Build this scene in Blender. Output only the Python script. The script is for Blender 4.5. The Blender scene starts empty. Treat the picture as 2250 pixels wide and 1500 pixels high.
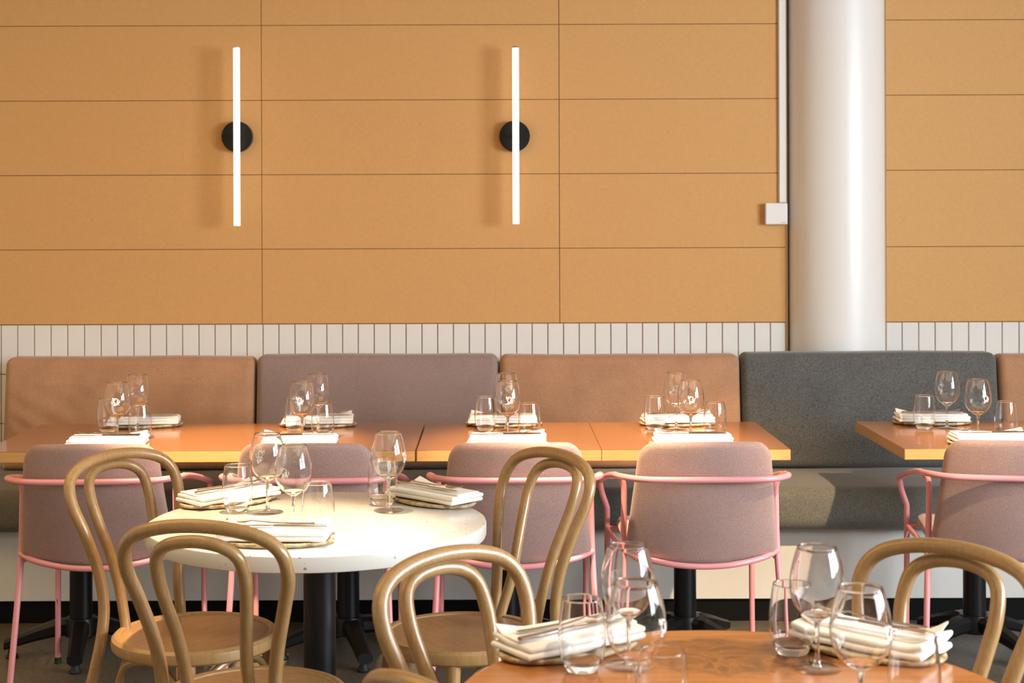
import bpy, math, random
from mathutils import Vector, Matrix, noise
random.seed(7)
sc = bpy.context.scene
COL = sc.collection
R = math.radians
PI = math.pi

# ------------------------------------------------------------------ camera
FPX, PX, PY, CAMZ = 3450.0, 1090.0, 490.0, 1.483      # focal length and principal point of the 2250x1500 frame
ROLL = R(0.20)
cam_d = bpy.data.cameras.new('camera')
cam = bpy.data.objects.new('camera', cam_d); COL.objects.link(cam)
cam.location = (0, 0, CAMZ)
cam.rotation_mode = 'XYZ'
cam.rotation_euler = (Matrix.Rotation(PI/2, 4, 'X') @ Matrix.Rotation(-ROLL, 4, 'Z')).to_euler()
cam_d.sensor_width = 36.0
cam_d.lens = FPX/2250*36.0
cam_d.shift_x = (1125-PX)/2250
cam_d.shift_y = (PY-750)/2250
cam_d.clip_start = 0.05
cam_d.dof.use_dof = True
cam_d.dof.focus_distance = 4.6
cam_d.dof.aperture_fstop = 7.1
sc.camera = cam

# ------------------------------------------------------------------ view, world, light
sc.view_settings.view_transform = 'Standard'
sc.view_settings.look = 'None'
sc.view_settings.gamma = 1.0
sc.view_settings.use_curve_mapping = False
sc.view_settings.exposure = 0.0
sc.cycles.transparent_max_bounces = 40
sc.cycles.max_bounces = 24
sc.cycles.transmission_bounces = 24
sc.cycles.sample_clamp_indirect = 6.0
w = bpy.data.worlds.new('world'); sc.world = w; w.use_nodes = True
w.node_tree.nodes['Background'].inputs[0].default_value = (0.74, 0.87, 1.0, 1)
w.node_tree.nodes['Background'].inputs[1].default_value = 2.0

ROOM_X0, ROOM_X1, ROOM_Y0, WALL_Y, CEIL_Z = -4.4, 4.4, -3.6, 6.54, 2.95

def area(name, loc, direction, sx, sy, power, color):
    l = bpy.data.lights.new(name, 'AREA'); l.shape = 'RECTANGLE'; l.size = sx; l.size_y = sy
    l.energy = power; l.color = color
    o = bpy.data.objects.new(name, l); COL.objects.link(o); o.location = loc
    o.rotation_euler = Vector(direction).to_track_quat('-Z', 'Y').to_euler()
    return o
def spot(name, loc, target, power, angle, color=(1, .74, .46), blend=.6, radius=.035):
    l = bpy.data.lights.new(name, 'SPOT'); l.energy = power; l.spot_size = R(angle); l.spot_blend = blend
    l.color = color; l.shadow_soft_size = radius
    o = bpy.data.objects.new(name, l); COL.objects.link(o); o.location = loc
    o.rotation_euler = (Vector(target)-Vector(loc)).to_track_quat('-Z', 'Y').to_euler()
    return o
# daylight entering by the two tall windows of the side wall
WIN_R = [(-0.2, 1.5), (1.9, 3.5)]          # y ranges on the right wall
for i, (a, b) in enumerate(WIN_R):
    area('window_daylight', (ROOM_X1+.10, (a+b)/2, 1.80), (-1, .12, -.05), b-a, 1.5, 275, (.88, .95, 1.04))
# halogen downlights in the ceiling
spot('halogen_spot', (-0.48, 4.02, 2.85), (-0.60, 3.68, .75), 520, 31)
spot('halogen_spot', (-1.15, 4.05, 2.85), (-0.92, 5.12, .75), 1150, 27)
spot('halogen_spot', (0.10, 4.05, 2.85), (0.30, 5.12, .75), 950, 32)
spot('halogen_spot', (2.0, 3.04, 2.85), (0.95, 5.5, .45), 800, 25, blend=.8)
spot('halogen_spot', (1.55, 4.75, 2.85), (1.78, 5.25, .75), 420, 24)
spot('halogen_spot', (0.7, 1.9, 2.85), (0.42, 2.40, .75), 110, 34)
# unseen warm area fills added under the ceiling for ambient light
area('ceiling_fill', (-2.3, 3.6, CEIL_Z-.06), (0, 0, -1), 2.6, 2.2, 48, (1, .62, .20))
area('ceiling_fill', (0.6, 1.2, CEIL_Z-.06), (0, 0, -1), 2.4, 2.4, 22, (1, .80, .56))

# ------------------------------------------------------------------ materials
MATS = {}
class NT:
    def __init__(s, name):
        m = bpy.data.materials.new(name); m.use_nodes = True; s.m = m; s.t = m.node_tree
        s.b = s.t.nodes['Principled BSDF']; s.out = s.t.nodes['Material Output']
        MATS[name] = m
    def n(s, typ, **kw):
        nd = s.t.nodes.new(typ)
        for k, v in kw.items():
            if k.startswith('i_'):
                key = k[2:]
                nd.inputs[int(key) if key.isdigit() else key].default_value = v
            else: setattr(nd, k, v)
        return nd
    def l(s, a, b): s.t.links.new(a, b)
    def coords(s, scale=(1, 1, 1), kind='Object', rot=(0, 0, 0)):
        tc = s.n('ShaderNodeTexCoord'); mp = s.n('ShaderNodeMapping')
        mp.inputs['Scale'].default_value = scale; mp.inputs['Rotation'].default_value = rot
        s.l(tc.outputs[kind], mp.inputs[0]); return mp.outputs[0]
    def noise(s, vec, scale, detail=3, rough=.55, dist=0):
        nd = s.n('ShaderNodeTexNoise'); nd.inputs['Scale'].default_value = scale
        nd.inputs['Detail'].default_value = detail; nd.inputs['Roughness'].default_value = rough
        nd.inputs['Distortion'].default_value = dist
        s.l(vec, nd.inputs['Vector']); return nd.outputs['Fac']
    def ramp(s, fac, stops):
        r = s.n('ShaderNodeValToRGB'); cr = r.color_ramp
        while len(cr.elements) > 1: cr.elements.remove(cr.elements[-1])
        for i, (p, c) in enumerate(stops):
            e = cr.elements[0] if i == 0 else cr.elements.new(p)
            e.position = p; e.color = (c[0], c[1], c[2], 1)
        s.l(fac, r.inputs[0]); return r.outputs[0]
    def mix(s, fac, a, b, mode='MIX'):
        m = s.n('ShaderNodeMix', data_type='RGBA', blend_type=mode)
        if isinstance(fac, (int, float)): m.inputs[0].default_value = fac
        else: s.l(fac, m.inputs[0])
        for v, k in ((a, 6), (b, 7)):
            if isinstance(v, tuple): m.inputs[k].default_value = (v[0], v[1], v[2], 1)
            else: s.l(v, m.inputs[k])
        return m.outputs[2]
    def bump(s, h, strength, dist=.002):
        b = s.n('ShaderNodeBump'); b.inputs['Strength'].default_value = strength; b.inputs['Distance'].default_value = dist
        s.l(h, b.inputs['Height']); s.l(b.outputs[0], s.b.inputs['Normal']); return b
    def set(s, **kw):
        for k, v in kw.items():
            k = {'rough': 'Roughness', 'metal': 'Metallic', 'coat': 'Coat Weight', 'coatr': 'Coat Roughness', 'sheen': 'Sheen Weight',
                 'sheenr': 'Sheen Roughness', 'spec': 'Specular IOR Level', 'color': 'Base Color', 'ior': 'IOR'}[k]
            if isinstance(v, tuple): v = (v[0], v[1], v[2], 1)
            if hasattr(v, 'is_linked') or isinstance(v, bpy.types.NodeSocket): s.l(v, s.b.inputs[k])
            else: s.b.inputs[k].default_value = v
        return s

def plain(name, color, rough=.5, **kw):
    t = NT(name); t.set(color=color, rough=rough, **kw); return t.m
def vary(c, k): return tuple(min(1, x*k) for x in c)
def mottled(name, color, scale, amp, rough=.6, bump=0, bscale=None, coords=(1, 1, 1), **kw):
    t = NT(name); v = t.coords(coords)
    f = t.noise(v, scale, 4)
    t.set(color=t.ramp(f, [(.3, vary(color, 1-amp)), (.7, vary(color, 1+amp))]), rough=rough, **kw)
    if bump: t.bump(t.noise(v, bscale or scale*3, 3), bump)
    return t.m
def fabric(name, color, fine=900, amp=.35, big=.10, stretch=(1, 1, 1), sheen=.25, bump=.35):
    t = NT(name); v = t.coords(stretch)
    f = t.noise(v, fine, 2, .6); g = t.noise(t.coords(), 7, 3)
    c1 = t.ramp(f, [(.28, vary(color, 1-amp)), (.72, vary(color, 1+amp))])
    c2 = t.ramp(g, [(.3, (1-big,)*3), (.7, (1+big,)*3)])
    t.set(color=t.mix(1.0, c1, c2, 'MULTIPLY'), rough=.92, sheen=sheen, sheenr=.5, spec=.2)
    t.bump(f, bump, .0012); return t.m
def wood(name, ca, cb, scale=(1, 14, 14), rough=.35, coat=.4, coatr=.15, dist=1.2, freq=4.0):
    t = NT(name); v = t.coords(scale)
    f = t.noise(v, freq, 5, .6, dist); g = t.noise(t.coords((scale[0]*6, scale[1]*6, scale[2]*6)), freq, 2)
    c = t.ramp(f, [(.3, ca), (.7, cb)])
    c = t.mix(.35, c, t.ramp(g, [(.35, vary(ca, .85)), (.65, vary(cb, 1.05))]))
    t.set(color=c, rough=rough, coat=coat, coatr=coatr); return t.m

mottled('panel', (.60, .330, .118), 90, .035, .75, .06, 300)
mottled('panel_joint', (.34, .17, .06), 60, .1, .9)
plain('grout', (.46, .22, .12), .9)
NT('tile'); _t = NT('tile_glaze'); _v = _t.coords((1, 1, 1), 'Object')
_t.set(color=(.74, .72, .68), rough=.10, coat=.3, coatr=.05); _t.bump(_t.noise(_v, 35, 2), .25, .003)
plain('tan_edge', (.42, .24, .10), .7)
_t = NT('column_paint'); _v = _t.coords((1, 1, .25)); _t.set(color=(.77, .755, .72), rough=.38, coat=.12, coatr=.10)
_t.bump(_t.noise(_v, 9, 4), .22, .006)
plain('white_plastic', (.76, .75, .72), .35)
plain('grey_print', (.42, .41, .39), .6)
t = NT('concrete'); v = t.coords()
c = t.mix(.5, t.ramp(t.noise(v, 3, 5, .65), [(.3, (.085, .070, .052)), (.7, (.17, .145, .105))]),
          t.ramp(t.noise(v, 60, 3, .6), [(.35, (.07, .06, .045)), (.65, (.20, .17, .125))]))
t.set(color=c, rough=.42); t.bump(t.noise(v, 120, 3), .08)
plain('ceiling_paint', (.62, .56, .47), .8)
plain('room_paint', (.74, .68, .58), .8)
plain('window_metal', (.03, .03, .035), .4)
fabric('rust_fabric', (.420, .222, .122), 300, .20, .12)
fabric('mauve_fabric', (.285, .200, .175), 260, .16, .05, (.35, 1, 2.2))
fabric('grey_fabric', (.106, .102, .094), 210, .50, .08, (1.7, 1, .7))
fabric('seat_fabric', (.140, .132, .110), 230, .36, .06, (1.7, 1, .7))
fabric('felt', (.335, .218, .190), 420, .28, .06)
mottled('plinth_paint', (.68, .665, .62), 4, .05, .55)
mottled('kick_black', (.005, .005, .005), 8, .2, .7, spec=.12)
plain('pink_paint', (.72, .29, .31), .32, coat=.35, coatr=.2)
plain('black_rubber', (.012, .012, .012), .6)
_t = NT('black_metal'); _t.set(color=(.007, .007, .008), rough=.36, spec=.3); _t.bump(_t.noise(_t.coords(), 500, 2), .08, .0006)
wood('beech', (.315, .178, .064), (.42, .25, .10), (9, 9, 1.2), .32, .5, .17)
wood('beech_panel', (.30, .16, .062), (.41, .235, .10), (1.6, 9, 9), .34, .35, .2, 2.5, 3)
wood('table_veneer', (.275, .100, .026), (.36, .144, .040), (1.0, 16, 16), .22, .45, .09)
wood('table_edge', (.46, .245, .080), (.57, .33, .125), (1, 40, 40), .35, .4, .15)
# the round table: veneer with a darker noise-swirled patch mixed into its colour
t = NT('swirled_veneer'); v = t.coords((1.2, 13, 13))
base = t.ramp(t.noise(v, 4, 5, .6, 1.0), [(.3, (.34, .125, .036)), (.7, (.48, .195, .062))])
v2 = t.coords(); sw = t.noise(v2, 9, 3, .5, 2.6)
swirl = t.ramp(sw, [(.36, (.13, .055, .022)), (.50, (.30, .115, .036)), (.62, (.16, .065, .025))])
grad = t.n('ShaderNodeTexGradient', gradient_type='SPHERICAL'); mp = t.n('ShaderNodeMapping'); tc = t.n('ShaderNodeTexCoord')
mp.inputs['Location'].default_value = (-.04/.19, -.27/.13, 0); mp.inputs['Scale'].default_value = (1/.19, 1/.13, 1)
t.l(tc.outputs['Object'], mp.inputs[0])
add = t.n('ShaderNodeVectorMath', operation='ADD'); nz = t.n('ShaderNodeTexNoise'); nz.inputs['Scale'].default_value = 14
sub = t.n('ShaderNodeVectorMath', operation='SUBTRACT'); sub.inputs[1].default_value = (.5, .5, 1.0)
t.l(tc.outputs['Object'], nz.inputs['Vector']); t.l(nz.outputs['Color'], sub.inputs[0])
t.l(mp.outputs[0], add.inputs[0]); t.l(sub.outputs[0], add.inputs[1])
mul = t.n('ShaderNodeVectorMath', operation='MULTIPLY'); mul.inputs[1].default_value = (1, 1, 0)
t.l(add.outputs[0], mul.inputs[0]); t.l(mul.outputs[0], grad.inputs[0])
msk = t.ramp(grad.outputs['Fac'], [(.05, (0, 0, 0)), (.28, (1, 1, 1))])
t.set(color=t.mix(msk, base, swirl), rough=.2, coat=.35, coatr=.09)
# terrazzo
t = NT('terrazzo'); v = t.coords()
vo = t.n('ShaderNodeTexVoronoi', feature='F1'); vo.inputs['Scale'].default_value = 72; vo.distance = 'MANHATTAN'
_n = t.n('ShaderNodeTexNoise'); _n.inputs['Scale'].default_value = 130; _m = t.n('ShaderNodeVectorMath', operation='MULTIPLY_ADD')
_m.inputs[1].default_value = (.010, .010, .010); t.l(v, _n.inputs['Vector']); t.l(_n.outputs['Color'], _m.inputs[0]); t.l(v, _m.inputs[2]); t.l(_m.outputs[0], vo.inputs['Vector'])
nz = t.noise(v, 16, 2); sep = t.n('ShaderNodeSeparateColor'); t.l(vo.outputs['Color'], sep.inputs[0])
m1 = t.ramp(sep.outputs[0], [(.74, (0, 0, 0)), (.76, (1, 1, 1))])
m2 = t.ramp(vo.outputs['Distance'], [(.26, (1, 1, 1)), (.36, (0, 0, 0))])
m3 = t.ramp(nz, [(.42, (0, 0, 0)), (.50, (1, 1, 1))])
mm = t.mix(1, t.mix(1, m1, m2, 'MULTIPLY'), m3, 'MULTIPLY')
t.set(color=t.mix(mm, (.65, .635, .59), (.24, .22, .19)), rough=.28, coat=.3, coatr=.1)
t = NT('stoneware'); v = t.coords()
c = t.ramp(t.noise(v, 45, 4, .6), [(.36, (.24, .14, .06)), (.50, (.44, .34, .20)), (.66, (.56, .48, .35))])
t.set(color=c, rough=.5); t.bump(t.noise(v, 60, 3), .2)
t = NT('linen'); v = t.coords()
t.set(color=(.82, .81, .78), rough=.9, sheen=.2); t.bump(t.noise(v, 28, 3), .25, .004)
plain('steel', (.60, .57, .53), .16, metal=1.0)
plain('logo_white', (.85, .85, .83), .6)
# clear glass walls: thin shells that let light straight through and mirror at grazing angles
def thin_glass(name, tint, ior, rough=.0):
    t = NT(name); t.t.nodes.remove(t.b)
    tr = t.n('ShaderNodeBsdfTransparent')
    gl = t.n('ShaderNodeBsdfGlossy'); gl.inputs['Roughness'].default_value = rough
    lw = t.n('ShaderNodeLayerWeight'); pw = t.n('ShaderNodeMath', operation='POWER'); pw.inputs[1].default_value = 4.6
    t.l(lw.outputs['Facing'], pw.inputs[0])
    f0 = ((ior-1)/(ior+1))**2
    fr = t.n('ShaderNodeMath', operation='MULTIPLY_ADD'); fr.inputs[1].default_value = .92; fr.inputs[2].default_value = f0
    lw.inputs['Blend'].default_value = .5
    t.l(pw.outputs[0], fr.inputs[0])
    t.l(t.ramp(lw.outputs['Facing'], [(0, tint), (.72, vary(tint, .985)), (.90, vary(tint, .86)), (1.0, vary(tint, .45))]), tr.inputs[0])
    mx = t.n('ShaderNodeMixShader')
    t.l(fr.outputs[0], mx.inputs[0]); t.l(tr.outputs[0], mx.inputs[1]); t.l(gl.outputs[0], mx.inputs[2])
    t.l(mx.outputs[0], t.out.inputs[0])
thin_glass('glass_wall', (.985, .985, .98), 1.42)
# bowls and tumbler walls: real double surfaces that refract
t = NT('glass_clear'); t.t.nodes.remove(t.b); g = t.n('ShaderNodeBsdfGlass'); g.inputs['IOR'].default_value = 1.45
g.inputs['Roughness'].default_value = 0.0; t.l(g.outputs[0], t.out.inputs[0])
t = NT('glass_solid'); t.t.nodes.remove(t.b); g = t.n('ShaderNodeBsdfGlass'); g.inputs['IOR'].default_value = 1.5
g.inputs['Roughness'].default_value = 0.0
t.l(g.outputs[0], t.out.inputs[0])
t = NT('lamp_tube'); t.b.inputs['Emission Color'].default_value = (1, .90, .74, 1); t.b.inputs['Emission Strength'].default_value = 1.15
t.set(color=(.85, .83, .78), rough=.4)
M = MATS

# ------------------------------------------------------------------ mesh helpers
class MB:
    def __init__(s): s.v = []; s.f = []
    def add(s, vf, mat=None):
        vs, fs = vf; k = len(s.v)
        s.v += [tuple(mat @ Vector(p)) if mat is not None else tuple(p) for p in vs]
        s.f += [tuple(i+k for i in f) for f in fs]; return s
    def build(s, name, mat, parent=None, sharp=35):
        me = bpy.data.meshes.new(name); me.from_pydata(s.v, [], s.f); me.validate(); me.update()
        import bmesh
        bm = bmesh.new(); bm.from_mesh(me); bmesh.ops.recalc_face_normals(bm, faces=bm.faces); bm.to_mesh(me); bm.free()
        me.shade_smooth(); me.set_sharp_from_angle(angle=R(sharp))
        me.materials.append(M[mat]); o = bpy.data.objects.new(name, me); COL.objects.link(o)
        if parent is not None: o.parent = parent
        return o
def part(name, mat, parent, *vfs, sharp=35):
    m = MB()
    for vf in vfs: m.add(vf)
    return m.build(name, mat, parent, sharp)
def empty(name, loc=(0, 0, 0), rz=0):
    o = bpy.data.objects.new(name, None); COL.objects.link(o); o.location = loc; o.rotation_euler = (0, 0, rz); o.empty_display_size = .1
    return o
def tag(o, label=None, cat=None, group=None, kind=None):
    for k, v in (('label', label), ('category', cat), ('group', group), ('kind', kind)):
        if v: o[k] = v
    return o
def copy_tree(o, parent=None):
    c = o.copy(); COL.objects.link(c)
    if parent is not None: c.parent = parent
    for ch in o.children: copy_tree(ch, c)
    return c

def box(x0, x1, y0, y1, z0, z1, b=0.0):
    """box, edges chamfered by b"""
    if b <= 0:
        vs = [(x, y, z) for x in (x0, x1) for y in (y0, y1) for z in (z0, z1)]
        return vs, [(0, 1, 3, 2), (4, 6, 7, 5), (0, 4, 5, 1), (2, 3, 7, 6), (0, 2, 6, 4), (1, 5, 7, 3)]
    vs = []; idx = {}
    X, Y, Z = (x0, x1), (y0, y1), (z0, z1)
    for i in (0, 1):
        for j in (0, 1):
            for k in (0, 1):
                sx, sy, sz = (b if i == 0 else -b), (b if j == 0 else -b), (b if k == 0 else -b)
                for ax in range(3):
                    p = [X[i]+sx, Y[j]+sy, Z[k]+sz]; p[ax] = (X[i], Y[j], Z[k])[ax]
                    idx[i, j, k, ax] = len(vs); vs.append(tuple(p))
    fs = []
    for s in (0, 1):
        fs.append(tuple(idx[s, j, k, 0] for j, k in ((0, 0), (1, 0), (1, 1), (0, 1))))
        fs.append(tuple(idx[j, s, k, 1] for j, k in ((0, 0), (1, 0), (1, 1), (0, 1))))
        fs.append(tuple(idx[j, k, s, 2] for j, k in ((0, 0), (1, 0), (1, 1), (0, 1))))
    for a in (0, 1):
        for c in (0, 1):
            fs.append((idx[0, a, c, 1], idx[1, a, c, 1], idx[1, a, c, 2], idx[0, a, c, 2]))
            fs.append((idx[a, 0, c, 0], idx[a, 1, c, 0], idx[a, 1, c, 2], idx[a, 0, c, 2]))
            fs.append((idx[a, c, 0, 0], idx[a, c, 1, 0], idx[a, c, 1, 1], idx[a, c, 0, 1]))
            for e in (0, 1): pass
    for i in (0, 1):
        for j in (0, 1):
            for k in (0, 1): fs.append(tuple(idx[i, j, k, ax] for ax in range(3)))
    return vs, fs
def lathe(profile, n=40, closed=False):
    """profile of (r, z); r = 0 ends are fanned"""
    vs, fs, rings = [], [], []
    for r, z in profile:
        if r < 1e-6: rings.append([len(vs)]); vs.append((0, 0, z))
        else:
            rings.append(list(range(len(vs), len(vs)+n)))
            vs += [(r*math.cos(2*PI*i/n), r*math.sin(2*PI*i/n), z) for i in range(n)]
    seq = list(zip(rings, rings[1:]))
    if closed: seq.append((rings[-1], rings[0]))
    for a, b in seq:
        for i in range(n):
            j = (i+1) % n
            if len(a) == 1 and len(b) == 1: continue
            if len(a) == 1: fs.append((a[0], b[j], b[i]))
            elif len(b) == 1: fs.append((a[i], a[j], b[0]))
            else: fs.append((a[i], a[j], b[j], b[i]))
    return vs, fs
def cyl(p0, p1, r0, r1=None, n=24, cap=True):
    r1 = r0 if r1 is None else r1
    p0, p1 = Vector(p0), Vector(p1); q = (p1-p0).to_track_quat('Z', 'Y').to_matrix().to_4x4(); L = (p1-p0).length
    pr = [(r0, 0), (r1, L)]
    if cap: pr = [(0, 0)]+pr+[(0, L)]
    vs, fs = lathe(pr, n); m = Matrix.Translation(p0) @ q
    return [tuple(m @ Vector(v)) for v in vs], fs
def catmull(pts, sub=8, closed=False):
    P = [Vector(p) for p in pts]; out = []; n = len(P)
    for i in range(n if closed else n-1):
        p1, p2 = P[i], P[(i+1) % n]
        p0 = P[i-1] if (closed or i > 0) else p1*2-p2
        p3 = P[(i+2) % n] if (closed or i+2 < n) else p2*2-p1
        for k in range(sub):
            t = k/sub
            out.append(.5*((2*p1)+(p2-p0)*t+(2*p0-5*p1+4*p2-p3)*t*t+(3*p1-p0-3*p2+p3)*t**3))
    if not closed: out.append(P[-1])
    return out
def tube(pts, r, n=14, sub=8, closed=False, smooth=True, rfun=None):
    P = catmull(pts, sub, closed) if smooth else [Vector(p) for p in pts]
    N = len(P); vs, fs = [], []; nrm = None
    for i, p in enumerate(P):
        if closed: t = P[(i+1) % N]-P[i-1]
        else: t = P[min(i+1, N-1)]-P[max(i-1, 0)]
        t.normalize()
        if nrm is None:
            a = Vector((0, 0, 1)) if abs(t.z) < .9 else Vector((1, 0, 0)); nrm = (a-t*a.dot(t)).normalized()
        else: nrm = (nrm-t*nrm.dot(t)).normalized()
        b = t.cross(nrm); rr = rfun(i/(N-1)) if rfun else r
        vs += [tuple(p+(nrm*math.cos(2*PI*k/n)+b*math.sin(2*PI*k/n))*rr) for k in range(n)]
    for i in range(N if closed else N-1):
        a, b = i*n, ((i+1) % N)*n
        for k in range(n): fs.append((a+k, a+(k+1) % n, b+(k+1) % n, b+k))
    if not closed:
        fs.append(tuple(range(n))[::-1]); fs.append(tuple(range((N-1)*n, N*n)))
    return vs, fs
def outline(w, h, rt, rb, n=6, side=8):
    """rounded rectangle, counter-clockwise, constant point count"""
    pts = []
    cs = [(w/2, h/2, rt, 0), (-w/2, h/2, rt, 90), (-w/2, -h/2, rb, 180), (w/2, -h/2, rb, 270)]
    arcs = []
    for x, y, r, a in cs:
        cx, cy = x-math.copysign(r, x), y-math.copysign(r, y)
        arcs.append([(cx+r*math.cos(R(a+90*k/n)), cy+r*math.sin(R(a+90*k/n))) for k in range(n+1)])
    for i in range(4):
        pts += arcs[i]; a, b = arcs[i][-1], arcs[(i+1) % 4][0]
        pts += [(a[0]+(b[0]-a[0])*k/side, a[1]+(b[1]-a[1])*k/side) for k in range(1, side)]
    return pts
def pad(w, h, t, rt, rb, e, n=6, side=8, m=4, inner=(.9, .75, .55, .35, .15), warp=None):
    """soft slab: outline in x,z; thickness along y; edges rounded by e"""
    def ring(ins, s=1.0): return [(x*s, z*s) for x, z in outline(w-2*ins, h-2*ins, max(rt-ins, .001), max(rb-ins, .001), n, side)]
    rings = []; c = t/2-e
    for s in reversed(inner): rings.append((ring(e, s), -t/2))
    for k in range(m+1):
        a = R(90-90*k/m); rings.append((ring(e*(1-math.cos(a))), -c-e*math.sin(a)))
    for k in range(0 if c > 1e-5 else 1, m+1):
        a = R(90*k/m); rings.append((ring(e*(1-math.cos(a))), c+e*math.sin(a)))
    for s in inner: rings.append((ring(e, s), t/2))
    vs = [(0, -t/2, 0)]; fs = []; N = len(rings[0][0])
    for rg, y in rings: vs += [(x, y, z) for x, z in rg]
    vs.append((0, t/2, 0)); last = len(vs)-1
    for k in range(N): fs.append((0, 1+(k+1) % N, 1+k))
    for i in range(len(rings)-1):
        a, b = 1+i*N, 1+(i+1)*N
        for k in range(N): fs.append((a+k, a+(k+1) % N, b+(k+1) % N, b+k))
    a = 1+(len(rings)-1)*N
    for k in range(N): fs.append((a+k, a+(k+1) % N, last))
    if warp: vs = [warp(*v) for v in vs]
    return vs, fs
def xf(vf, mat): return [tuple(mat @ Vector(v)) for v in vf[0]], vf[1]
def strip(pts, widths, thick):
    """flat bar along pts (in the x,z plane), width along y"""
    vs, fs = [], []
    for (x, y, z), wd, th in zip(pts, widths, thick if isinstance(thick, (list, tuple)) else [thick]*len(pts)):
        vs += [(x, y-wd/2, z-th*.25), (x, y-wd*.3, z-th/2), (x, y+wd*.3, z-th/2), (x, y+wd/2, z-th*.25),
               (x, y+wd/2, z+th*.25), (x, y+wd*.3, z+th/2), (x, y-wd*.3, z+th/2), (x, y-wd/2, z+th*.25)]
    n = 8
    for i in range(len(pts)-1):
        for k in range(n): fs.append((i*n+k, i*n+(k+1) % n, (i+1)*n+(k+1) % n, (i+1)*n+k))
    fs.append(tuple(range(n))[::-1]); fs.append(tuple(range((len(pts)-1)*n, len(pts)*n)))
    return vs, fs

# where things stand: a point of the room from its direction as seen from the camera and its distance y
def unroll(x, y):
    x, y = x-PX, y-PY; c, s = math.cos(ROLL), math.sin(ROLL)
    return x*c-y*s, x*s+y*c
def at(x, y, d):
    u, v = unroll(x, y); return Vector((u*d/FPX, d, CAMZ-v*d/FPX))
def on(x, y, h=.75):
    u, v = unroll(x, y); d = (CAMZ-h)*FPX/v; return Vector((u*d/FPX, d, h))

# ------------------------------------------------------------------ the room
def structure(name, mat, *vfs): return tag(part(name, mat, None, *vfs), kind='structure')
structure('floor', 'concrete', box(ROOM_X0-.2, ROOM_X1+.2, ROOM_Y0-.2, 7.2, -.10, 0))
structure('ceiling', 'ceiling_paint', box(ROOM_X0-.2, ROOM_X1+.2, ROOM_Y0-.2, 7.2, CEIL_Z, CEIL_Z+.1))
structure('wall_left', 'room_paint', box(ROOM_X0-.2, ROOM_X0, ROOM_Y0-.2, 7.2, 0, CEIL_Z))
def windowed(name, spans, lo, hi, mk):
    """a wall pierced by windows: piers, sill wall and head as one mesh"""
    vf = []; c = lo
    for a, b in spans:
        vf += [mk(c, a, 0, CEIL_Z), mk(a, b, 0, 1.05), mk(a, b, 2.55, CEIL_Z)]; c = b
    vf.append(mk(c, hi, 0, CEIL_Z)); return structure(name, 'room_paint', *vf)
windowed('wall_right', WIN_R, ROOM_Y0-.2, 7.2, lambda a, b, z0, z1: box(ROOM_X1, ROOM_X1+.2, a, b, z0, z1))
structure('wall_front', 'room_paint', box(ROOM_X0, ROOM_X1, ROOM_Y0-.2, ROOM_Y0, 0, CEIL_Z))
k = 0
for a, b in WIN_R:
    k += 1; m = (a+b)/2; f = .05
    structure('window_%d' % k, 'window_metal', *[box(ROOM_X1+.03, ROOM_X1+.08, y0, y1, z0, z1) for y0, y1, z0, z1 in
        ((a, a+f, 1.05, 2.55), (b-f, b, 1.05, 2.55), (m-f/2, m+f/2, 1.05, 2.55), (m-.45-f/2, m-.45+f/2, 1.05, 2.55), (m+.45-f/2, m+.45+f/2, 1.05, 2.55), (a, b, 1.05, 1.10), (a, b, 2.50, 2.55), (a, b, 2.05, 2.09))])

# back wall: backing slab in two stretches either side of the column, panels and tiles laid on it
WX = lambda px, py=600: at(px, py, WALL_Y).x
WZ = lambda py, px=850: at(px, py, WALL_Y).z
xl, xr = WX(1726), WX(1947)
PT = .010
wall = structure('wall_back', 'panel_joint', box(ROOM_X0, xl, WALL_Y+PT, WALL_Y+.2, 0, CEIL_Z), box(xr, ROOM_X1, WALL_Y+PT, WALL_Y+.2, 0, CEIL_Z),
                 box(xl-.3, xr+.3, WALL_Y+.30, WALL_Y+.40, 0, CEIL_Z))
def panels(x_edges, z_edges, gap=.0022):
    for i in range(len(x_edges)-1):
        for j in range(len(z_edges)-1):
            jig = random.uniform(-.0006, .0006)
            part('wall_panel', 'panel', wall, box(x_edges[i]+gap/2, x_edges[i+1]-gap/2, WALL_Y+jig, WALL_Y+PT+.002, z_edges[j]+gap/2, z_edges[j+1]-gap/2, .0012))
zt = WZ(710.5)
pitch = WZ(383)-WZ(546.5)
panels([ROOM_X0, WX(-733), WX(-79), WX(575.5), WX(1229.5), xl], [zt, WZ(546.5), WZ(383), WZ(219.5), WZ(55), WZ(55)+pitch, CEIL_Z])
zr = lambda py: WZ(py, 2090)
panels([xr, WX(2570), ROOM_X1], [zr(706.5), zr(541.5), zr(373.5), zr(208.5), zr(43.5), zr(43.5)+pitch, CEIL_Z])
# tiles: a single soldier course of glazed white tiles with coloured joints
part('grout', 'grout', wall, box(ROOM_X0, xl, WALL_Y+.006, WALL_Y+.012, .9, zt-.001), box(ROOM_X0, -1.8, WALL_Y+.006, WALL_Y+.012, .4, .9), box(xr, ROOM_X1, WALL_Y+.006, WALL_Y+.012, .9, zr(706.5)-.001))
lines = [2.4, 38.7, 75.5, 112, 148.7, 185.6, 222, 258, 294, 330, 365.5, 401, 437, 472.3, 507.3, 542.6, 577.8, 612.7, 648, 683, 718, 752.5, 787, 822, 857, 892, 927,
         961.5, 996, 1031, 1065.6, 1100, 1135, 1169, 1203.6, 1238, 1272.6, 1307.5, 1342, 1377, 1411.6, 1446.4, 1481.6, 1516.5, 1552, 1587, 1622, 1658, 1692.5, 1726]
xs = [WX(p, 745) for p in lines]
xs = [xs[0]-.0680*i for i in range(35, 0, -1)]+xs
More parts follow.
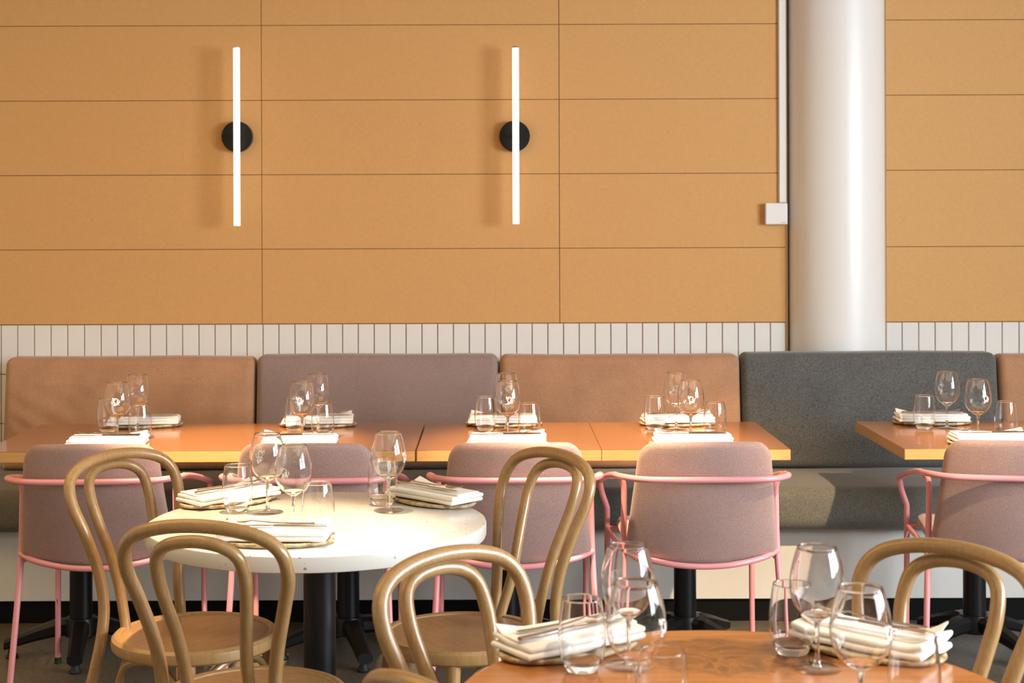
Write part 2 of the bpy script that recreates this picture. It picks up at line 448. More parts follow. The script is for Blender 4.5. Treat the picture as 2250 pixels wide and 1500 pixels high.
def tiles(xs, ztop, gap=.0036):
    tp = None
    for a, b in zip(xs, xs[1:]):
        r = random.uniform(-.0007, .0007)
        o = part('tile', 'tile_glaze', wall, box(a+gap/2, b-gap/2, WALL_Y-.002+r, WALL_Y+.010, ztop-.205, ztop-.003, .0018))
        if b < -1.85:        # past the last cushion the tiling runs on down to the seat
            for k in (1, 2): part('tile', 'tile_glaze', wall, box(a+gap/2, b-gap/2, WALL_Y-.002+r, WALL_Y+.010, ztop-.205-k*.205, ztop-.2085-(k-1)*.205, .0018))
tiles(xs, zt)
lines = [1947, 1982, 2018.5, 2054.6, 2091, 2128, 2165, 2201.7, 2239]
xs = [WX(p, 740) for p in lines]; xs += [xs[-1]+.0680*i for i in range(1, 9)]
tiles(xs, zr(706.5))
# column between the two stretches, in a shallow reveal
cx = (at(1729, 400, WALL_Y+.045).x+at(1941, 400, WALL_Y+.045).x)/2; cr = (at(1941, 400, WALL_Y+.045).x-at(1729, 400, WALL_Y+.045).x)/2
col = structure('column', 'column_paint', *[lathe([(0, 0), (cr, 0), (cr, CEIL_Z), (0, CEIL_Z)], 96)])
col.location = (cx, WALL_Y+.045, 0)
structure('trim_1', 'tan_edge', box(xl-.001, xl+.010, WALL_Y+.001, WALL_Y+.15, 0, CEIL_Z))
structure('trim_2', 'tan_edge', box(xr-.010, xr+.001, WALL_Y+.001, WALL_Y+.15, 0, CEIL_Z))

# ------------------------------------------------------------------ wall fittings
def sconce(px, label, cap):
    b = at(px[0], px[1], WALL_Y); s = empty('wall_lamp', (b.x, WALL_Y, b.z))
    tag(s, label, 'wall lamp', 'tube lamps on the ochre wall')
    r = .0635
    part('backplate', 'black_metal', s, xf(lathe([(0, 0), (r, 0), (r, .034), (r-.004, .039), (0, .039)], 48), Matrix.Rotation(PI/2, 4, 'X')))
    part('arm', 'black_metal', s, cyl((0, -.038, 0), (0, -.085, 0), .008))
    d = WALL_Y-.10
    top, bot = at(px[2], px[3], d), at(px[2], px[4], d); o = top.x-b.x
    part('light_tube', 'lamp_tube', s, cyl((o, -.10, bot.z-b.z), (o, -.10, top.z-b.z), .0138, n=28))
    part('end_cap', 'black_metal' if cap else 'white_plastic', s, cyl((o, -.10, top.z-b.z), (o, -.10, top.z-b.z+.004), .0125, n=28))
    return s
sconce((523, 301, 519.5, 106, 496), 'glowing white tube lamp on a black disc, above the wrinkled rust cushion', False)
sconce((1130.5, 300, 1132.5, 105, 492), 'glowing white tube lamp with black top cap on a black disc, nearer the white column', True)
c = empty('cable_duct', (WX(1718, 220), WALL_Y, 2.0)); tag(c, 'slim white cable duct running down the ochre wall beside the column', 'cable duct')
a0 = at(1718, 445, WALL_Y)
hw = .0145
part('duct_cover', 'white_plastic', c, box(-hw, hw, -.016, 0, a0.z-2.0, CEIL_Z-2.0, .002))
part('duct_base', 'white_plastic', c, box(-hw-.002, hw+.002, -.006, 0, a0.z-2.0, CEIL_Z-2.0))
b0, b1 = at(1679, 493, WALL_Y), at(1727, 446, WALL_Y)
s = empty('junction_box', ((b0.x+b1.x)/2, WALL_Y, (b0.z+b1.z)/2)); tag(s, 'square white junction box at the foot of the cable duct', 'junction box')
hx, hz = (b1.x-b0.x)/2, (b1.z-b0.z)/2
part('box_body', 'white_plastic', s, box(-hx+.002, hx-.002, -.028, 0, -hz+.002, hz-.002))
part('box_lid', 'white_plastic', s, box(-hx, hx, -.036, -.028, -hz, hz, .003))
part('maker_mark', 'grey_print', s, *[box(hx-.026+i*.0042, hx-.026+i*.0042+.0026, -.0363, -.0358, -hz+.006, -hz+.0095+(.0012 if i in (1, 4) else 0)) for i in range(5)])

# ------------------------------------------------------------------ banquette
SEAT_F, SEAT_B, SEAT_Z = 5.72, 6.22, .512
bench = empty('banquette_bench', (0, 6.0, 0)); tag(bench, 'long built-in bench with grey upholstered seat, white plinth and black kickboard', 'bench')
def seat_vf(x0, x1):
    d = SEAT_B-SEAT_F+.14; h = .158; L = x1-x0
    def wp(x, y, z):
        f = max(0, min(1, (.5*d - z)/d))          # 0 at rear, 1 at front
        return ((x0+x1)/2+x, -z+(SEAT_F+SEAT_B+.14)/2-6.0, SEAT_Z-h/2-y*1.0 + .004*noise.noise(Vector((x*3+x0, z*4, 1))))
    return pad(L, d, h, .02, .02, .052, 4, 30, 6, warp=lambda x, y, z: wp(x, y, -z))
SEAT_X = [WX(-900), WX(-420, 1050), WX(690, 1050), WX(1560, 1050), WX(2700, 1050)]
for a, b in ((-3.6, .06), (.06, 3.9)):
    part('seat_cushion', 'seat_fabric', bench, seat_vf(a+.001, b-.001))
part('plinth', 'plinth_paint', bench, box(-3.6, 3.9, -.17, .40, .085, SEAT_Z-.157, .002))
part('kickboard', 'kick_black', bench, box(-3.6, 3.9, -.155, .40, 0, .0849))
for a, b in ((-1.93, xl-.01), (xr+.01, 3.9)):
    part('back_ledge', 'plinth_paint', bench, box(a, b, .372, WALL_Y-.004-6.0, .40, .925, .004))
part('seat_rail', 'kick_black', bench, box(-3.6, 3.9, -.168, .40, SEAT_Z-.1575, SEAT_Z-.15))
def back_cushion(px0, px1, ytop, mat, label, seed, wr=0.0):
    top = at((px0+px1)/2, ytop, 6.25); z0 = SEAT_Z+.004; h = top.z-z0; d = 6.25
    x0, x1 = at(px0, 900, 6.22).x, at(px1, 900, 6.22).x; W = x1-x0; th = .125
    o = empty('back_cushion', ((x0+x1)/2, 6.235, z0)); tag(o, label, 'cushion', 'back cushions along the banquette')
    def warp(x, y, z):
        f = (z+h/2)/h
        k = noise.noise(Vector((x*2.2+seed*7, z*2.2, seed)))*.010
        edge = min(1, (W/2-abs(x))/.10)*min(1, (h/2-abs(z))/.10)
        yy = y-(.012*edge if y < 0 else 0)+(k*edge if y < 0 else 0)
        if wr and y < 0:
            ex = max(0, 1-(x+W/2)/.42); ex2 = max(0, 1-(W/2-x)/.30)*max(0, .75-f)
            yy += -wr*(ex*max(0, 1-f*1.0)*math.sin((x*.55+z*1.0)*75+2.5*noise.noise(Vector((x*4, z*4, seed)))) + .7*ex2*math.sin((x*.8-z)*60))*edge
        zz = z+h/2+ (.004*noise.noise(Vector((x*3+seed, 2, 0))) if z > h*.3 else 0)
        return (x, yy+.058*f, zz)
    part('cover', mat, o, pad(W-.003, h, th, .030, .012, .030, 5, 44, 5, tuple(1-.022*i for i in range(1, 45)) if wr else (.96, .9, .82, .74, .65, .55, .45, .35, .25, .12), warp))
    # seam piping along the front edge of the cushion
    ol = outline(W-.003-.05, h-.05, .012, .008, 4, 14)
    return o
back_cushion(8, 559, 785, 'rust_fabric', 'wrinkled rust back cushion at the bench end, beside the mauve one', 1, .0075)
back_cushion(562, 1095, 779.5, 'mauve_fabric', 'mauve-grey back cushion between two rust ones', 2)
back_cushion(1098, 1628, 780, 'rust_fabric', 'smooth rust back cushion between the mauve and the charcoal-grey one', 3)
back_cushion(1630.5, 2195, 774, 'grey_fabric', 'charcoal-grey back cushion in front of the white column', 4)
back_cushion(2197.5, 2730, 778, 'rust_fabric', 'rust back cushion beyond the charcoal-grey one, cut off by the frame', 5)

# ------------------------------------------------------------------ row tables
def pedestal(t, x, y, ztop, rot=0.0, r=.0385):
    o = part('column', 'black_metal', t, cyl((x, y, .10), (x, y, ztop), r, n=32))
    o.name = 'pedestal_post'
    p = MB(); p.add(lathe([(0, .13), (r+.012, .13), (r+.018, .10), (r+.018, .07), (0, .06)], 28), Matrix.Translation((x, y, 0)))
    b = p.build('base_hub', 'black_metal', t)
    for k in range(4):
        m = Matrix.Translation((x, y, 0)) @ Matrix.Rotation(rot+k*PI/2, 4, 'Z')
        L = .255
        pts = [(.02, 0, .100), (.08, 0, .098), (.15, 0, .080), (.22, 0, .058), (L, 0, .048)]
        arm = part('base_arm', 'black_metal', t, xf(strip(pts, [.062, .060, .054, .050, .050], [.055, .055, .045, .036, .034]), m))
        part('foot_glide', 'black_rubber', arm, xf(lathe([(0, 0), (.020, 0), (.022, .006), (.016, .014), (.010, .036), (0, .036)], 18), m @ Matrix.Translation((L-.025, 0, 0))))
    part('top_plate', 'black_metal', t, box(x-.18, x+.18, y-.18, y+.18, ztop-.008, ztop))
def rect_table(x0, x1, y0, y1, label, posts, th=.036):
    cx, cy = (x0+x1)/2, (y0+y1)/2
    t = empty('dining_table', (cx, cy, 0)); tag(t, label, 'table', 'timber tables in the banquette row')
    x0 -= cx; x1 -= cx; y0 -= cy; y1 -= cy; e = .014
    part('tabletop', 'table_veneer', t, box(x0+e, x1-e, y0+e, y1-e, .75-th, .7482), box(x0, x1, y0, y1, .7482, .75, .0008))
    for q in ((x0, x1, y0, y0+e), (x0, x1, y1-e, y1), (x0, x0+e, y0+e, y1-e), (x1-e, x1, y0+e, y1-e)):
        part('edge_band', 'table_edge', t, box(*q, .75-th, .7482, .0015))
    for px, rot in posts: pedestal(t, px-cx, 0, .75-th, rot)
    return t
F, B = 5.07, 5.77
LX = lambda px, py=990: on(px, py).x
xa, xb, xc, xd, xe = LX(-62, 999), LX(913.5, 989), LX(1321.8, 987.5), LX(1736.5, 986), LX(1986.5, 985)
rect_table(xa, xb-.0035, F, B, 'long amber timber table for two settings, in front of the wrinkled rust cushion', [(at(178, 1250, 5.42).x, R(10)), (at(765, 1250, 5.42).x, R(18))])
rect_table(xb+.0035, xc-.0008, F, B, 'small timber table joined to the long one, below the black-capped tube lamp', [(at(1117, 1250, 5.42).x, R(14))])
rect_table(xc+.0008, xd, F, B, 'small timber table whose bare end reaches the charcoal-grey cushion', [(at(1505, 1250, 5.42).x, R(50))])
rect_table(xe, xe+.66, F, B, 'timber table standing alone past the gap, in front of the charcoal-grey cushion', [(at(2141, 1250, 5.42).x, R(-62))])

# ------------------------------------------------------------------ round tables
WT = (-.444, 3.88); WR = .4175
t = empty('terrazzo_table', (*WT, 0)); tag(t, 'round white terrazzo table glowing under a spotlight, laid for three', 'table')
part('tabletop', 'terrazzo', t, lathe([(0, .7095), (WR-.010, .7095), (WR-.002, .7125), (WR, .718), (WR, .7435), (WR-.0015, .7475), (WR-.006, .75), (0, .75)], 128))
pedestal(t, .005, 0, .7095, R(80), .040)
OT = (.368, 2.385); OR = .44
t = empty('round_wood_table', (*OT, 0)); tag(t, 'round orange-brown wooden table with a dark swirled patch, closest to the viewer', 'table')
part('tabletop', 'swirled_veneer', t, lathe([(0, .716), (OR-.004, .716), (OR, .720), (OR, .7475), (OR-.002, .75), (0, .75)], 128))
pedestal(t, 0, 0, .716, R(45), .040)

# ------------------------------------------------------------------ pink armchairs
def make_armchair():
    t = empty('upholstered_armchair')
    r = .0096
    def ybk(x, z):   # rear face of the backrest
        f = (z-.47)/.36
        return -.335-.090*f-.012*math.sin(PI*min(1, max(0, f)))+.062*(x/.23)**2
    def wp(x, y, z):
        f = (z+.18)/.36; hw = .2335-.038*f
        xx = x/.2335*hw
        zz = .475+f*.352-.024*(1-(x/.2335)**2)*max(0, 1-f*2.2)+.008*(1-(x/.2335)**2)*max(0, f*3-2)
        return (xx, ybk(xx, zz)+.019+y, zz)
    part('backrest', 'felt', t, pad(.467, .36, .038, .052, .022, .0185, 6, 12, 4, warp=wp))
    # seat pad
    def ws(x, y, z):
        f = (z+.25)/.5
        return (x*(1-.04*f), z+.005, .488-y*1.0-.010*(1-min(1, abs(x)/.2)**2)*(1 if y < 0 else 0)-.012*f*f)
    part('seat', 'felt', t, pad(.452, .50, .046, .05, .09, .022, 6, 8, 4, warp=ws))
    # arm rail: one tube round the back and forward to both arms
    rail = [(-.270, .250, .613), (-.270, .16, .634), (-.269, 0, .668), (-.263, -.18, .702), (-.255, -.33, .722), (-.205, -.398, .724), (-.13, -.4185, .724), (0, -.424, .724)]
    rail = rail+[(-x, y, z) for x, y, z in rail[-2::-1]]
    part('arm_rail', 'pink_paint', t, tube(rail, r, 14, 7))
    for s in (-1, 1):
        fl = [(s*.270, .250, .613), (s*.2685, .256, .604), (s*.262, .260, .572), (s*.248, .264, .530), (s*.2445, .265, .515), (s*.2445, .266, .47), (s*.245, .268, .25), (s*.247, .270, .010)]
        leg = part('leg', 'pink_paint', t, tube(fl, r, 14, 6))
        part('foot_cap', 'black_rubber', leg, cyl((s*.247, .270, 0), (s*.247, .270, .022), .0115, n=14))
        rl = [(s*.262, -.262, .716), (s*.247, -.250, .706), (s*.2335, -.246, .680), (s*.2325, -.246, .62), (s*.2365, -.250, .46), (s*.2475, -.293, .22), (s*.258, -.335, .010)]
        leg = part('leg', 'pink_paint', t, tube(rl, r, 14, 6))
        part('foot_cap', 'black_rubber', leg, cyl((s*.258, -.335, 0), (s*.258, -.334, .022), .0115, n=14))
        part('side_rail', 'pink_paint', t, tube([(s*.2365, -.25, .455), (s*.234, 0, .452), (s*.2445, .266, .450)], .0085, 10, 4))
    bar = [(-.236, -.252, .480), (-.18, -.305, .469), (-.09, -.340, .457), (0, -.350, .453), (.09, -.340, .457), (.18, -.305, .469), (.236, -.252, .480)]
    part('lower_rail', 'pink_paint', t, tube(bar, r*.95, 12, 6))
    part('front_rail', 'pink_paint', t, tube([(-.244, .266, .450), (0, .268, .447), (.244, .266, .450)], .0085, 10, 4))
    return t
ARM = [(-1.228, 5.05, 2.5, 'mauve pink-framed armchair with a chipped leg, before the wrinkled rust cushion'),
       (-.572, 5.05, 0, 'mauve armchair with pink frame tucked behind the round white table'),
       (.055, 5.05, 0, 'mauve armchair with pink frame behind the tall bentwood chair, before the middle small table'),
       (.619, 5.05, 0.4, 'mauve armchair with pink frame before the table ending at the charcoal-grey cushion'),
       (1.598, 5.05, -8.5, 'mauve armchair with pink frame before the lone table past the gap')]
proto = make_armchair()
for i, (x, y, a, lab) in enumerate(ARM):
    o = proto if i == 0 else copy_tree(proto)
    o.location = (x, y, 0); o.rotation_euler = (0, 0, R(a)); tag(o, lab, 'armchair', 'pink framed armchairs along the row')

# bare metal where the paint has chipped off the first chair's front leg
leg0 = [c for c in proto.children if c.name.startswith('leg')][0]
sx = math.copysign(.2452, sum(v.co.x for v in leg0.data.vertices))
part('paint_chip', 'black_rubber', leg0, ([(sx-.0030, .2590, .214), (sx-.0018, .2580, .226), (sx+.0002, .2572, .216), (sx-.0010, .2578, .201), (sx-.0012, .264, .214)],
     [(0, 1, 2, 3), (1, 0, 4), (2, 1, 4), (3, 2, 4), (0, 3, 4)]))

# ------------------------------------------------------------------ bentwood chairs
def make_bentwood():
    t = empty('bentwood_chair'); r = .0145
    half = [(.200, -.275, .012), (.172, -.240, .20), (.142, -.208, .38), (.128, -.199, .47), (.124, -.201, .54), (.134, -.212, .62), (.157, -.234, .71),
            (.174, -.257, .775), (.169, -.276, .825), (.137, -.289, .858), (.076, -.298, .876), (0, -.301, .882)]
    pts = half+[(-x, y, z) for x, y, z in half[-2::-1]]
    part('back_frame', 'beech', t, tube(pts, r, 16, 8))
    inn = [(.076, -.172, .452), (.072, -.184, .49), (.068, -.208, .56), (.075, -.233, .64), (.088, -.263, .72), (.094, -.284, .775), (.086, -.303, .822), (.055, -.315, .846), (0, -.318, .8545)]
    pts = inn+[(-x, y, z) for x, y, z in inn[-2::-1]]
    part('inner_loop', 'beech', t, tube(pts, r*.93, 16, 8))
    part('seat_rim', 'beech', t, lathe([(.172, .432), (.198, .430), (.205, .436), (.207, .447), (.205, .459), (.198, .466), (.190, .467), (.183, .4645), (.181, .461), (.172, .458)], 72, True))
    part('seat_panel', 'beech_panel', t, lathe([(0, .445), (.176, .448), (.1815, .4615), (.14, .4605), (0, .4585)], 72))
    for s in (-1, 1):
        part('leg', 'beech', t, tube([(s*.135, .122, .440), (s*.146, .136, .28), (s*.160, .152, .0)], .017, 16, 5, rfun=lambda q: .0185-.006*q))
    ring = [(.152*math.cos(R(a)), .150*math.sin(R(a))-.010, .255) for a in range(0, 360, 24)]
    part('leg_ring', 'beech', t, tube(ring, .0105, 12, 4, closed=True))
    # bent braces under the seat between leg and leg
    for a in (90, 180, 270, 0):
        m = Matrix.Rotation(R(a), 4, 'Z')
        br = [(.150, .118, .330), (.153, .095, .385), (.155, .045, .418), (.155, -.02, .420), (.155, -.085, .395), (.152, -.118, .330)]
        if a in (90,): br = [(x*.93, y, z) for x, y, z in br]
        part('brace', 'beech', t, xf(tube(br, .0085, 10, 5), m))
    return t
def chair_at(hoop, face):
    """seat centre from the top of the hoop and the facing direction"""
    f = Vector(face).normalized(); return Vector((hoop[0]+f.x*.332, hoop[1]+f.y*.332)), math.atan2(-f.x, f.y)
BW = [((-.756, 3.93), (.80, -.60), 'bentwood chair at the white table whose hoop overlaps the chipped-leg armchair'),
      ((-.530, 3.42), (.22, .975), 'bentwood chair with its back to the viewer, in front of the white table'),
      ((-.088, 3.92), (-.80, -.60), 'tall-looking bentwood chair between the white table and the middle armchair'),
      ((.112, 2.635), (.70, -.71), 'bentwood chair behind the napkin of the round wood table, its hoop across another seat'),
      ((.146, 2.205), (.80, .60), 'bentwood chair of which only a curl of hoop shows at the bottom edge'),
      ((.632, 2.68), (-.69, -.72), 'bentwood chair at the far side of the round wood table, before the lone table')]
proto = make_bentwood()
for i, (p, f, lab) in enumerate(BW):
    o = proto if i == 0 else copy_tree(proto)
    o.location = (p[0], p[1], 0); o.rotation_euler = (0, 0, math.atan2(-f[0], f[1])); tag(o, lab, 'chair', 'bentwood chairs')

# ------------------------------------------------------------------ glasses
BOWL = [(.0055, .0800), (.0140, .0835), (.0270, .0925), (.0370, .1050), (.0430, .1200), (.0450, .1350), (.0442, .1500), (.0412, .1680), (.0370, .1850), (.0322, .2000)]
def bowl_r(z):
    for (r0, z0), (r1, z1) in zip(BOWL, BOWL[1:]):
        if z0 <= z <= z1: return r0+(r1-r0)*(z-z0)/(z1-z0)
    return BOWL[-1][0]
def arc(cx, cy, rx, ry, a0, a1, n=16): return [(cx+rx*math.cos(R(a0+(a1-a0)*i/n)), cy+ry*math.sin(R(a0+(a1-a0)*i/n))) for i in range(n+1)]
LOGO = [[(-245, 95), (-245, 275), (-105, 80), (-100, 275)], arc(-10, 45, 155, 172, 0, 360, 28),
        [(80, 85), (80, 0)]+arc(165, -20, 85, 75, 180, 360, 12)+[(250, 95)],
        [(65, -250), (65, -90), (130, -88)]+arc(130, -122, 62, 34, 90, -90, 8)+[(70, -156)], [(125, -156), (205, -248)],
        arc(-90, -225, 66, 72, 0, 360, 18)]
def logo_vf(zc=.140, unit=4.6e-5, wd=36):
    vs, fs = [], []
    for st in LOGO:
        fine = []
        for (a, b), (c, d) in zip(st, st[1:]):
            n = max(1, int(math.hypot(c-a, d-b)/50))
            fine += [(a+(c-a)*i/n, b+(d-b)*i/n) for i in range(n)]
        fine.append(st[-1]); k0 = len(vs)
        for i, (u, v) in enumerate(fine):
            p, q = fine[max(0, i-1)], fine[min(len(fine)-1, i+1)]
            dx, dy = q[0]-p[0], q[1]-p[1]; L = math.hypot(dx, dy) or 1; nx, ny = -dy/L*wd/2, dx/L*wd/2
            for s in (-1, 1):
                uu, vv = (u+s*nx)*unit, (v+s*ny)*unit; z = zc+vv; rr = bowl_r(z)+.0006; ph = uu/rr-PI/2
                vs.append((rr*math.cos(ph), rr*math.sin(ph), z))
        for i in range(len(fine)-1): fs.append((k0+2*i, k0+2*i+1, k0+2*i+3, k0+2*i+2))
    return vs, fs
def smooth_profile(pr, sub=4): return [(max(0, p.x), p.y) for p in catmull([(r, z, 0) for r, z in pr], sub)]
def make_wine():
    t = empty('wine_glass')
    out = smooth_profile(BOWL, 3); inn = [(max(r-.0011, .0), z+(.0012 if i < 4 else 0)) for i, (r, z) in enumerate(out)]
    out = [(r, z) for r, z in out if z > .0900]; inn = [(r, z) for r, z in inn if z > .0915]
    lip = [(out[-1][0]-.00055, .2006)]
    b = part('bowl', 'glass_clear', t, lathe(out+lip+inn[::-1], 56, True))
    part('rim', 'glass_solid', b, lathe([(.0322-.00055+.0009*math.cos(R(q)), .2003+.0009*math.sin(R(q))) for q in range(0, 360, 45)], 56, True))
    part('logo', 'logo_white', b, logo_vf())
    part('stem', 'glass_solid', t, lathe([(0, .0042), (.0085, .0046), (.0052, .012), (.0038, .024), (.0036, .050), (.0040, .068), (.0060, .0785), (.0105, .0815), (.0185, .0868), (.0245, .0912), (.0225, .0922), (.0160, .0905), (.008, .0893), (0, .0890)], 28))
    part('foot', 'glass_wall', t, lathe([(0, .0006), (.0370, .0006), (.0388, .0014), (.0370, .0024), (.022, .0038), (.0085, .0052), (0, .0056)], 56))
    return t
TUM = [(.0270, .0045), (.0320, .014), (.0370, .030), (.0390, .046), (.0388, .062), (.0372, .082), (.0348, .102), (.0322, .118)]
def make_tumbler():
    t = empty('water_tumbler')
    out = smooth_profile(TUM, 3); out = [(r+.0002, z) for r, z in out if z > .0185]; inn = [(r-.0012, z) for r, z in out if z > .0195]
    part('body', 'glass_clear', t, lathe(out+[(out[-1][0]-.0006, .1185)]+inn[::-1], 56, True))
    part('rim', 'glass_solid', t, lathe([(.0322-.0006+.0010*math.cos(R(q)), .1182+.0010*math.sin(R(q))) for q in range(0, 360, 45)], 56, True))
    part('base', 'glass_solid', t, lathe([(0, .0012), (.0215, .0004), (.0248, .0012), (.0268, .0044), (.0312, .0130), (.0335, .0195), (.0322, .0200), (.0285, .0165), (.020, .0135), (0, .0125)], 56))
    return t
wine0, tum0 = make_wine(), make_tumbler()
used = {}
def put(proto, p, rz, label, cat, group):
    first = not used.get(proto.name); used[proto.name] = True
    o = proto if first else copy_tree(proto)
    o.location = p; o.rotation_euler = (0, 0, rz); tag(o, label, cat, group); return o
A1, A2 = 'the long table before the wrinkled rust cushion', 'the long table before the mauve cushion'
BB, CC, DD = 'the small table under the black-capped lamp', 'the table ending at the charcoal cushion', 'the lone table past the gap'
WW, OO = 'the white round table', 'the round wood table'
WINES = [(258.5, 967, 8, 'wine glass on the chair side of '+A1), (302, 946, 172, 'wine glass on the bench side of '+A1),
         (664, 966, -3, 'wine glass on the chair side of '+A2), (698, 944, 172, 'wine glass on the bench side of '+A2),
         (1116, 963, 8, 'wine glass on the chair side of '+BB), (1113, 943, 172, 'wine glass on the bench side of '+BB),
         (1518, 963, -4, 'wine glass on the chair side of '+CC), (1486, 941, 178, 'wine glass on the bench side of '+CC),
         (2149, 959, 18, 'wine glass on the chair side of '+DD), (2081, 938.5, 195, 'wine glass on the bench side of '+DD),
         (588, 1125, 213, 'wine glass with mirrored logo on '+WW+', behind two other glasses'), (645, 1161, -21, 'wine glass with readable logo at the brightest spot of '+WW),
         (854, 1122, 72, 'wine glass on '+WW+' standing before a tumbler, beside the fork and knife'),
         (1380, 1464, 205, 'wine glass on '+OO+' behind another, rising before a pink chair leg'), (1398, 1575, 60, 'wine glass on '+OO+', the nearer of an overlapping pair'),
         (1796, 1470, 152, 'wine glass on '+OO+' with its whole foot in view'), (1892, 1592, 52, 'wine glass on '+OO+' in front of the loosely rolled napkin')]
def stand(x, y, front, back):
    """a spot on a table; settings of the row stand in two lines, chair side and bench side"""
    p = on(x, y)
    if p.y > 5.0:
        d = front if p.y < 5.45 else back; p = Vector((at(x, y, d).x, d, .75))
    return p
for x, y, a, lab in WINES: put(wine0, stand(x, y, 5.295, 5.572), R(a), lab, 'wine glass', 'stemmed wine glasses on the tables')
TUMS = [(308, 962, 'tumbler on the chair side of '+A1), (238, 943, 'tumbler on the bench side of '+A1),
        (709, 961, 'tumbler on the chair side of '+A2), (649, 941, 'tumbler on the bench side of '+A2),
        (1163, 956, 'tumbler on the chair side of '+BB), (1067, 938, 'tumbler on the bench side of '+BB),
        (1571, 955, 'tumbler on the chair side of '+CC), (1439, 937, 'tumbler on the bench side of '+CC),
        (2211, 955, 'tumbler on the chair side of '+DD), (2031, 934.5, 'tumbler on the bench side of '+DD),
        (522, 1124, 'tumbler on '+WW+' before a fork on folded linen'), (699, 1171, 'tumbler on '+WW+' almost lost in the bright light'),
        (841, 1108, 'tumbler on '+WW+' half hidden behind a wine glass'),
        (1279, 1473, 'tumbler on '+OO+' before a fork and knife'), (1455, 1611, 'tumbler on '+OO+' at the bottom edge, beside two wine glasses'),
        (1741, 1435, 'tumbler on '+OO+' behind the wine glass with whole foot'), (2009, 1568, 'tumbler on '+OO+' before the rolled end of the napkin')]
for x, y, lab in TUMS: put(tum0, stand(x, y, 5.36, 5.55), random.uniform(0, 6), lab, 'tumbler', 'water tumblers on the tables')

# ------------------------------------------------------------------ plates, napkins, cutlery
def make_plate(seed, a=.142, b=.083):
    def rag(vf):
        out = []
        for x, y, z in vf[0]:
            th = math.atan2(y, x); k = 1+.035*noise.noise(Vector((math.cos(th)*1.3, math.sin(th)*1.3, seed*3.1)))+.012*noise.noise(Vector((math.cos(th)*5, math.sin(th)*5, seed)))
            rr = math.hypot(x, y)
            out.append((x*a*k, y*b*k, z+.0015*rr*noise.noise(Vector((x*1.5, y*1.5, seed)))))
        return out, vf[1]
    return part('side_plate', 'stoneware', None, rag(lathe([(0, .0006), (.88, .0006), (.965, .003), (1.0, .0075), (.995, .0105), (.97, .0118), (.92, .0105), (.85, .0092), (0, .0088)], 56)), sharp=60)
plates = [make_plate(s) for s in range(3)]
NZ = .0125
def make_napkin(seed, loose=0.0):
    """square of linen folded to a long packet: a stack of folds, the top one slightly skewed with a lifted corner"""
    m = []; rnd = random.Random(seed); L, Wd = .256, .116; z = 0
    lay = [(.0105, 0, 0, 1.0), (.0105, .003, .002, .985), (.0045, .003, .014, .95)]
    for i, (th, dx, dy, k) in enumerate(lay):
        sk = rnd.uniform(-.03, .03)*(1.5 if i == 2 else .5)
        def wp(x, y, zz, th=th, i=i, dx=dx, dy=dy, sk=sk, z=z):
            e = abs(x)/(L/2)
            lift = .0012*noise.noise(Vector((x*11+seed*5, zz*8, i*.7)))*i
            corner = max(0, (x/(L/2))*(.6 if seed % 2 else -.6)+(zz/(Wd/2))*.55-.70)
            lift += (.045*corner if i == 2 else .012*corner if i == 1 else 0)
            lift += loose*max(0, e-.72)*(i+.3)*.022
            end = .004*noise.noise(Vector((zz*20, i*1.9, seed)))*e**3*(1+loose)
            return (x+dx+end*(1 if x > 0 else -1), zz*(.90 if i == 2 else 1)+dy+sk*x+.0015*noise.noise(Vector((x*14, i, seed))), z+th/2-y+max(lift, 0))
        m.append(pad(L*k, Wd*k-(.020 if i == 2 else 0), th, .005, .005, th*.48, 3, 16, 4, (.93, .8, .65, .45, .2), wp)); z += th*.97
    o = MB()
    e = empty('napkin')
    part('lower_fold', 'linen', e, m[0], sharp=50)
    part('middle_fold', 'linen', e, m[1], sharp=50)
    part('top_flap', 'linen', e, m[2], sharp=50)
    return e, z
naps = [make_napkin(1), make_napkin(2), make_napkin(3, 1.0)]
def make_fork():
    t = empty('fork')
    part('handle', 'steel', t, strip([(-.100, 0, .0022), (-.096, 0, .0022), (-.06, 0, .0020), (.0, 0, .0032), (.03, 0, .0062), (.045, 0, .0080)], [.010, .0135, .0125, .0085, .0055, .0060], .0026))
    vf = [strip([(.044, 0, .0080), (.050, 0, .0076), (.058, 0, .0058), (.066, 0, .0045)], [.0058, .013, .0205, .0215], .0016)]
    for k in range(4):
        y = -.0083+k*.00553
        vf.append(strip([(.065, y, .0046), (.080, y, .0046), (.095, y*1.02, .0075), (.106, y*1.0, .0120)], [.0034, .0030, .0026, .0012], .0015))
    part('tines', 'steel', t, *vf); return t
def make_knife():
    t = empty('table_knife')
    part('handle', 'steel', t, strip([(-.115, 0, .0030), (-.110, 0, .0030), (-.05, 0, .0030), (.0, 0, .0030), (.008, 0, .0030)], [.008, .0118, .0105, .0088, .0080], .0052))
    part('blade', 'steel', t, strip([(.007, 0, .0030), (.02, .001, .0026), (.06, .0015, .0024), (.095, .0008, .0022), (.110, -.004, .0021), (.116, -.007, .0021)], [.0080, .0150, .0165, .0150, .0080, .0015], .0014))
    return t
fork0, knife0 = make_fork(), make_knife()
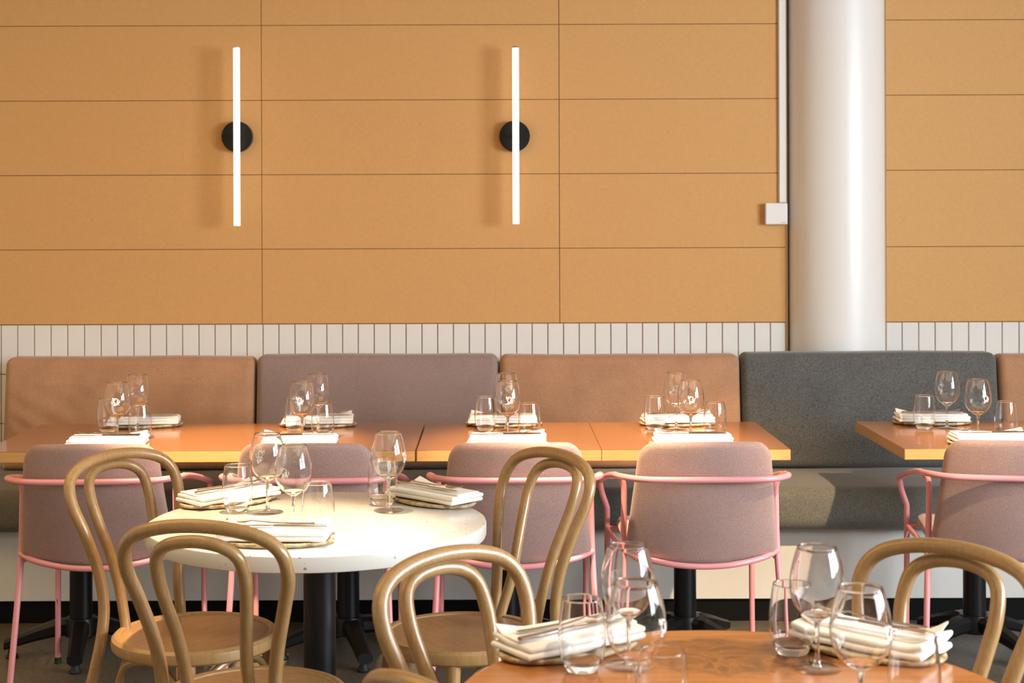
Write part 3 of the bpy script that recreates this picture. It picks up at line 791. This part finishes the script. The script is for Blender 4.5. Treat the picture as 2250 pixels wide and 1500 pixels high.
# x, y of the plate in the frame, its turn, which plate, napkin, cutlery facing, names
SETS = [(236, 982, 1, 0, 0, 180, 'on the chair side of '+A1), (316, 936, 8, 1, 1, 0, 'on the bench side of '+A1),
        (655, 980.5, 3, 2, 1, 0, 'on the chair side of '+A2), (698, 935, 2, 0, 0, 0, 'on the bench side of '+A2),
        (1114, 979, 1, 1, 0, 180, 'on the chair side of '+BB), (1106, 934, -2, 2, 1, 0, 'on the bench side of '+BB),
        (1521, 977.5, 1, 0, 1, 180, 'on the chair side of '+CC), (1488, 932.5, 3, 1, 0, 0, 'on the bench side of '+CC),
        (2176, 975.5, -1, 2, 0, 180, 'on the chair side of '+DD), (2046, 931, -3, 0, 1, 0, 'on the bench side of '+DD),
        (503, 1104, 43, 1, 0, 0, 'on '+WW+' between the hooped chair and a tumbler'), (952, 1103, -46, 2, 1, 0, 'on '+WW+' at its edge beside the middle armchair'),
        (602, 1191.5, -4, 0, 0, 180, 'on '+WW+' behind the hoop of the chair in front'),
        (1252, 1427, 35, 1, 1, 0, 'on '+OO+' beside the crossing bentwood hoop'), (1908, 1428, -42, 2, 2, 180, 'on '+OO+' before the lone table\'s chair')]
uN = {}
for i, (x, y, a, pi, ni, cf, where) in enumerate(SETS):
    p = stand(x, y, 5.162, 5.697); ra = R(a)
    pl = plates[pi] if pi not in uN else copy_tree(plates[pi]); uN[pi] = 1
    pl.location = (p.x, p.y, .75); pl.rotation_euler = (0, 0, ra+(PI if i % 2 else 0))
    tag(pl, 'stoneware plate '+where, 'plate', 'oval stoneware plates')
    e, h = naps[ni]; key = 'n%d' % ni
    nk = e if key not in uN else copy_tree(e); uN[key] = 1
    nk.location = (p.x, p.y, .75+NZ); nk.rotation_euler = (0, 0, ra+R(random.uniform(-3, 3)))
    tag(nk, 'folded white napkin '+where, 'napkin', 'folded napkins')
    zz = .75+NZ+h+(.0125 if ni == 2 else .0030)
    perp = Vector((-math.sin(ra), math.cos(ra), 0)); al = Vector((math.cos(ra), math.sin(ra), 0))
    q = Vector((p.x, p.y, zz))+perp*.012+al*random.uniform(-.01, .01)
    put(fork0, q, ra+R(cf+random.uniform(-4, 4)), 'steel fork '+where, 'fork', 'forks on the napkins')
    q = Vector((p.x, p.y, zz))-perp*.016+al*random.uniform(-.01, .01)
    put(knife0, q, ra+R(cf+random.uniform(-4, 4)), 'steel table knife '+where, 'knife', 'knives on the napkins')
